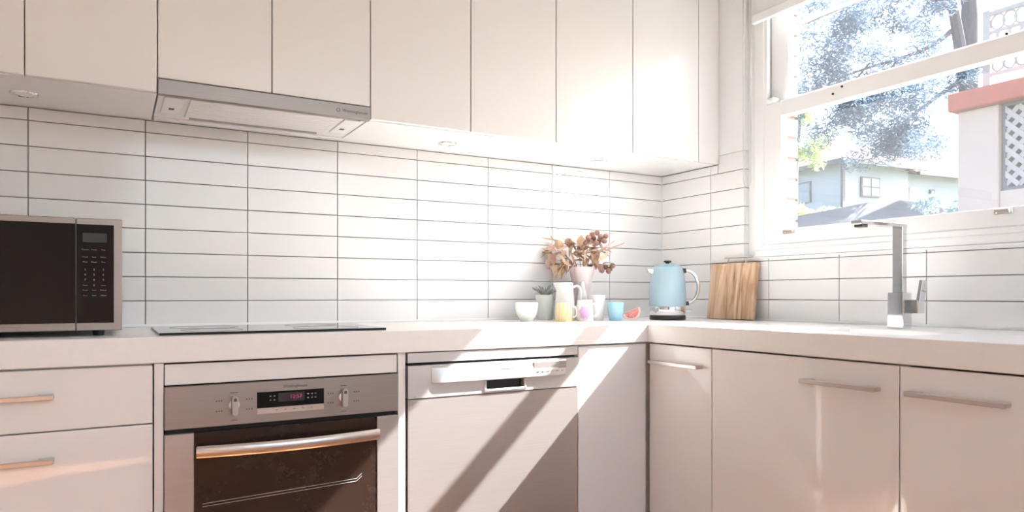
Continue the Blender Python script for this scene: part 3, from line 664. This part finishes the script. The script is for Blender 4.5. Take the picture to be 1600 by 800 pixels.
bm = bmesh.new(); tube(bm, bez((.066, 0, .196), (.135, 0, .205), (.145, 0, .075), (.076, 0, .066), 20), .0075, 12, flat=1.25); hk = obj('handle', bm, 'chrome', kt, True, local=True)
bm = bmesh.new(); bx(bm, .056, .074, -.011, .011, .186, .205, bev=.004, seg=2); bx(bm, .068, .084, -.011, .011, .057, .074, bev=.004, seg=2); obj('handle_bracket', bm, 'black_plastic', hk, True, local=True)
bm = bmesh.new(); prism(bm, [(.066, .034), (.085, .032), (.096, .037), (.094, .042), (.066, .042)], .014, 'y', -.007); obj('switch_lever', bm, 'chrome', kt, local=True)

# ---- cutting board leaning on the tiles of the pier
cb = thing('chopping_board', 'wooden chopping board with metal handle leaning against the tiled corner wall', 'chopping board', (-.050, -.452, B))
bm = box(-.011, .011, -.1175, .1175, 0, .226, bev=.004, seg=2); cbl = Matrix.Translation((.001, 0, .0015)) @ Matrix.Rotation(.125, 4, 'Y')
bm.transform(cbl); obj('board', bm, 'board_wood', cb, True, local=True)
bm = bmesh.new(); tube(bm, [(0, -.085, .249), (0, .055, .249)], .0032, 10); tube(bm, [(0, -.055, .224), (0, -.055, .249)], .0026, 8); tube(bm, [(0, .035, .224), (0, .035, .249)], .0026, 8)
bm.transform(cbl); obj('handle', bm, 'handle_metal', cb, True, local=True)

# ================================================================== outdoors
tag(obj('garden_ground', box(0.3, 60, -20, 60, -0.4, -0.3), 'grass'), None, None, None, 'structure')
CR, SR = math.cos(YAW), math.sin(YAW)
def far(s, d, z): return Vector((CX + CR * s + SR * d, CY - SR * s + CR * d, z))     # s metres to the side, d metres out from the kitchen
# neighbouring building: pier, cap, balcony screen, lattice
nb = thing('neighbour_porch', 'neighbouring porch with pink rendered pier, terracotta coping and white screens', 'building', (7.0, 1.0, -.3))
obj('pier', box(7.0, 7.45, 1.93, 2.39, -.3, 3.275, bev=.01), 'render_pink', nb)
obj('coping', box(6.9, 7.6, -3.0, 2.464, 3.28, 3.505, bev=.015), 'terracotta', nb)
obj('parapet', box(7.03, 7.3, -3.0, 1.93, -.3, 2.24, bev=.01), 'render_pink', nb)
obj('painted_shade_wall', box(7.6, 7.7, -3.0, 2.3, -.3, 3.27), 'shade_grey', nb)  # porch shade put into a dark colour, close behind the lattice
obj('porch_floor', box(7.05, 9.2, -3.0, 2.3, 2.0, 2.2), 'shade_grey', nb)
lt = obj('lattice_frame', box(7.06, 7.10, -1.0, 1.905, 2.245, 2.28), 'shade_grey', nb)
bmq = bmesh.new(); bx(bmq, 7.06, 7.10, -1.0, 1.905, 3.24, 3.275); bx(bmq, 7.06, 7.10, 1.87, 1.905, 2.28, 3.24); obj('lattice_rail', bmq, 'shade_grey', nb)
sl = None
for k in range(-6, 14):
    for sgn in (-1, 1):
        yc = 1.93 - k * .155; zc = 2.76
        bm = bmesh.new(); L = .66
        bx(bm, -.006, .006, -.028, .028, -L, L); bm.transform(Matrix.Translation((7.07 + .0065 * sgn, yc - .5, zc)) @ Matrix.Rotation(sgn * PI / 4, 4, 'X'))
        bmesh.ops.bisect_plane(bm, geom=bm.verts[:] + bm.edges[:] + bm.faces[:], plane_co=(0, 1.88, 0), plane_no=(0, 1, 0), clear_outer=True)
        if len(bm.verts) > 3: obj('slat', bm, 'white_iron', nb)
        else: bm.free()
# fretwork screen over the coping
fs = obj('screen_post', box(7.10, 7.16, 2.07, 2.155, 3.505, 4.47, bev=.004), 'white_iron', nb)
obj('screen_rail', box(7.11, 7.15, -1.5, 2.07, 4.40, 4.45), 'white_iron', nb); obj('screen_rail', box(7.11, 7.15, -1.5, 2.07, 3.66, 3.70), 'white_iron', nb); obj('screen_rail', box(7.11, 7.15, -1.5, 2.07, 3.87, 3.90), 'white_iron', nb); obj('screen_rail', box(7.11, 7.15, -1.5, 2.07, 4.18, 4.21), 'white_iron', nb)
for k in range(16):
    y = 1.99 - k * .13
    obj('baluster', box(7.115, 7.145, y - .022, y + .022, 3.90, 4.18), 'white_iron', nb)
    for z0 in (3.785, 4.305):
        bm = bmesh.new(); r = .062 if z0 < 4 else .075
        tube(bm, [Vector((7.13, y + r * math.cos(2 * PI * i / 14), z0 + r * 1.25 * math.sin(2 * PI * i / 14))) for i in range(15)], .014, 6, cap=False); obj('scroll', bm, 'white_iron', nb)
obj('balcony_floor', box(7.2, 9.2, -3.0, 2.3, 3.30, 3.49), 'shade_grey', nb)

# house up the slope
d1 = (.919, .394); d2 = (-.394, .919); c0 = (10.37, 22.0)
def hp(u, v, z):
    return far(c0[0] + d1[0] * u + d2[0] * v, c0[1] + d1[1] * u + d2[1] * v, z)
hs = thing('house', 'white rendered house with red hipped tile roof seen through the window', 'house', tuple(hp(3, 3, -.3)))
def hbox(u0, u1, v0, v1, z0, z1):
    bm = bmesh.new(); P = [bm.verts.new(hp(u, v, z)) for z in (z0, z1) for u, v in ((u0, v0), (u1, v0), (u1, v1), (u0, v1))]
    for q in ((0, 1, 2, 3), (4, 5, 6, 7), (0, 1, 5, 4), (1, 2, 6, 5), (2, 3, 7, 6), (3, 0, 4, 7)): bm.faces.new([P[i] for i in q])
    return bm
EZ = 5.20
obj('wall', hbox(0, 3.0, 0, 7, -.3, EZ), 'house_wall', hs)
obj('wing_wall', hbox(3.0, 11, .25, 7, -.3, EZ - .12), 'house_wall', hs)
def hip(u0, u1, v0, v1, ze, zr, inset0, inset1):
    bm = bmesh.new(); vm = (v0 + v1) / 2
    a = [bm.verts.new(hp(u, v, ze)) for u, v in ((u0, v0), (u1, v0), (u1, v1), (u0, v1))]; r = [bm.verts.new(hp(u0 + inset0, vm, zr)), bm.verts.new(hp(u1 - inset1, vm, zr))]
    for f in ((a[0], a[1], r[1], r[0]), (a[1], a[2], r[1]), (a[2], a[3], r[0], r[1]), (a[3], a[0], r[0])): bm.faces.new(f)
    bm.faces.new(a[::-1]); return bm
obj('roof', hip(-.35, 3.4, -.35, 7.35, EZ, 6.85, 3.5, .15), 'roof_tile', hs)
obj('wing_roof', hip(2.9, 11.5, -.1, 7.2, EZ - .1, 6.75, .3, 3.5), 'roof_tile', hs)
obj('gutter', hbox(-.4, 3.45, -.42, -.32, EZ - .12, EZ + .02), 'gutter', hs); obj('gutter', hbox(-.42, -.32, -.4, 7.3, EZ - .12, EZ + .02), 'gutter', hs); obj('gutter', hbox(3.4, 11, -.14, -.04, EZ - .2, EZ - .08), 'gutter', hs)
obj('downpipe', hbox(-.06, .04, -.1, -.01, -.3, EZ - .1), 'gutter', hs)
def hwin(u0, u1, z0, z1, v=-.01, nx=1, nz=1, fm='gutter', name='window', face='front'):
    def B2(a, b, dv0, dv1, c, d_): return hbox(a, b, v + dv0, v + dv1, c, d_) if face == 'front' else hbox(v + dv0, v + dv1, a, b, c, d_)
    f = obj(name, B2(u0, u1, -.05, .02, z0, z1), fm, hs); g = .045
    for i in range(nx):
        for j in range(nz):
            w_ = (u1 - u0 - g * (nx + 1)) / nx; h_ = (z1 - z0 - g * (nz + 1)) / nz; a = u0 + g + i * (w_ + g); c = z0 + g + j * (h_ + g)
            obj('pane', B2(a, a + w_, -.06, -.045, c, c + h_), 'far_glass', f)
hwin(.80, 1.62, 4.13, 4.77, nx=2, nz=2)
hwin(3.40, 3.72, 3.6, 4.62, v=.24, name='door', fm='pot_glaze')
hwin(4.35, 4.58, 4.25, 4.60, v=.24)
hwin(1.2, 1.75, 4.05, 4.75, face='side', fm='gutter')
# low garage roof in front of the house
sh = thing('garage', 'low garage with dark grey roof in front of the white house', 'shed', tuple(far(8.0, 14.5, -.3)))
bm = bmesh.new(); P = [far(5.0, 13.2, 1.9), far(9.6, 13.2, 1.9), far(9.2, 15.5, 2.55), far(5.0, 15.5, 2.55), far(7.65, 14.0, 2.955), far(3.9, 14.3, 2.30)]
a = [bm.verts.new(p) for p in (far(3.2, 13.0, 1.75), far(8.75, 13.0, 1.75), far(8.75, 15.6, 1.75), far(3.2, 15.6, 1.75))]; t = bm.verts.new(far(7.69, 14.0, 2.955))
l1 = bm.verts.new(far(4.6, 14.0, 2.36)); r1 = bm.verts.new(far(8.6, 14.0, 2.74))
for f in ((a[0], a[1], r1, t, l1), (a[2], a[3], l1, t, r1), (a[1], a[2], r1), (a[3], a[0], l1)): bm.faces.new(f)
bm.faces.new(a[::-1]); obj('roof', bm, 'shed_roof', sh)
bm = bmesh.new(); Q = [far(3.4, 13.2, 0), far(8.65, 13.2, 0), far(8.65, 15.4, 0), far(3.4, 15.4, 0)]
vv = [[bm.verts.new((p.x, p.y, z)) for p in Q] for z in (-.3, 1.75)]
for i in range(4): bm.faces.new((vv[0][i], vv[0][(i + 1) % 4], vv[1][(i + 1) % 4], vv[1][i]))
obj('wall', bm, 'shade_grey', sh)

def needles(bm, rr, c, rad, n, L, w, flat=.6):
    for _ in range(n):
        u = Vector((rr.gauss(0, 1), rr.gauss(0, 1), rr.gauss(0, 1))).normalized() * rad * rr.random() ** .45; u.z *= flat
        p = c + u; d = Vector((rr.uniform(-1, 1), rr.uniform(-1, 1), rr.uniform(-.9, .5))).normalized() * L; s = d.cross(Vector((rr.uniform(-1, 1), rr.uniform(-1, 1), rr.uniform(-1, 1)))).normalized() * w
        bm.faces.new([bm.verts.new(q) for q in (p - s, p + s, p + d + s * .4, p + d - s * .4)])
def leafmat(name):
    m = M[name]; nt = m.node_tree; b = nt.nodes['Principled BSDF']; out = nt.nodes['Material Output']
    t = nt.nodes.new('ShaderNodeBsdfTranslucent'); mx = nt.nodes.new('ShaderNodeMixShader'); mx.inputs[0].default_value = .45
    src = b.inputs['Base Color'].links[0].from_socket; nt.links.new(src, t.inputs[0]); nt.links.new(b.outputs[0], mx.inputs[1]); nt.links.new(t.outputs[0], mx.inputs[2]); nt.links.new(mx.outputs[0], out.inputs[0])
for n_ in ('foliage_pine', 'foliage_lime', 'foliage_grey'): leafmat(n_)
rr = random.Random(5)
# big tree: trunk, limbs and drooping needle clumps
pt_ = thing('tree', 'large tree with dark trunk and drooping blue-green foliage beyond the window', 'tree', tuple(far(9.18, 14.0, -.3)))
bm = bmesh.new(); tube(bm, [far(9.2, 14, -.3), far(9.18, 14, 4.0), far(9.18, 14, 6.5), far(9.0, 14, 9.5)], [.24, .175, .16, .10], 12); obj('trunk', bm, 'bark', pt_, True)
limbs = []
def limb(p0, p1, p2, p3, r0, r1):
    bm = bmesh.new(); P = bez(p0, p1, p2, p3, 12); tube(bm, P, [r0 + (r1 - r0) * i / 12 for i in range(13)], 8); obj('branch', bm, 'bark', pt_, True); limbs.append(P)
limb(far(9.14, 14, 4.9), far(9.0, 14, 5.6), far(8.8, 13.8, 6.4), far(8.3, 13.5, 7.5), .15, .07)
limb(far(8.8, 13.9, 6.3), far(7.9, 13.6, 5.5), far(7.0, 13.3, 5.5), far(6.0, 13.2, 5.0), .05, .015)
limb(far(8.7, 13.8, 6.6), far(7.6, 13.0, 6.9), far(6.4, 12.6, 6.4), far(5.2, 12.4, 5.8), .06, .015)
limb(far(7.4, 13.4, 5.55), far(7.2, 13.4, 5.2), far(7.0, 13.3, 4.9), far(6.95, 13.2, 4.5), .025, .01)
limb(far(6.8, 13.3, 5.4), far(6.5, 13.2, 5.1), far(6.2, 13.2, 4.7), far(6.1, 13.2, 4.3), .022, .008)
limb(far(9.0, 14, 5.3), far(8.6, 14.4, 5.0), far(8.2, 14.6, 4.6), far(7.6, 14.6, 4.2), .05, .012)
limb(far(8.2, 14.5, 4.6), far(8.0, 14.3, 4.4), far(7.9, 14.3, 4.1), far(7.75, 14.2, 3.7), .02, .008)
cl = []
for P in limbs[1:]:
    for _ in range(7): cl.append((P[rr.randrange(3, 13)] + Vector((rr.uniform(-.4, .4), rr.uniform(-.4, .4), rr.uniform(-.35, .25))), rr.uniform(.26, .46)))
for _ in range(60):
    s = rr.uniform(4.9, 9.0); z = rr.uniform(3.7, 7.0)
    if z < 4.2 and s < 7.2: z += 1.2
    cl.append((far(s, rr.uniform(12.5, 15), z), rr.uniform(.25, .5)))
bm = bmesh.new()
for c, r in cl: needles(bm, rr, c, r, int(760 * r), .10, .011, flat=.75)
tag(obj('foliage', bm, 'foliage_pine', pt_), kind='stuff')
# lime tree at the far side and garden shrubs
def shrub(name, label, cat, base, clumps, m, L, w, dens, trunk=None, group=None):
    t = thing(name, label, cat, tuple(base), group=group); bm = bmesh.new()
    for c, r in clumps: needles(bm, rr, c, r, int(dens * r * r), L, w, flat=.8)
    tag(obj('foliage', bm, m, t), kind='stuff')
    if trunk: bm = bmesh.new(); tube(bm, trunk, [.10, .06, .03], 8); obj('trunk', bm, 'bark', t, True)
shrub('tree', 'thin yellow-green tree standing beside the white house', 'tree', far(7.25, 18, -.3), [(far(7.3 + rr.uniform(-.5, .5), 18 + rr.uniform(-.4, .4), rr.uniform(4.4, 5.9)), rr.uniform(.22, .4)) for _ in range(12)], 'foliage_lime', .12, .03, 1600, [far(7.25, 18, -.3), far(7.3, 18, 4), far(7.45, 18, 6.0)])
shrub('shrub', 'rounded lime green hedge bush in front of the white house', 'bush', far(7.1, 16.6, -.3), [(far(6.6 + .22 * i, 16.8, 2.9 + .10 * math.sin(i * 1.7) - .02 * i), .30) for i in range(7)] + [(far(6.5 + .3 * i, 16.8, 2.3), .5) for i in range(5)], 'foliage_lime', .07, .03, 3500)
shrub('shrub', 'loose grey-green shrub beside the pink rendered pier', 'bush', far(7.1, 11.3, -.3), [(far(6.95 + rr.uniform(-.2, .35), 11.3 + rr.uniform(-.2, .2), 1.5 + i * .09), .22) for i in range(12)], 'foliage_grey', .10, .02, 3200)
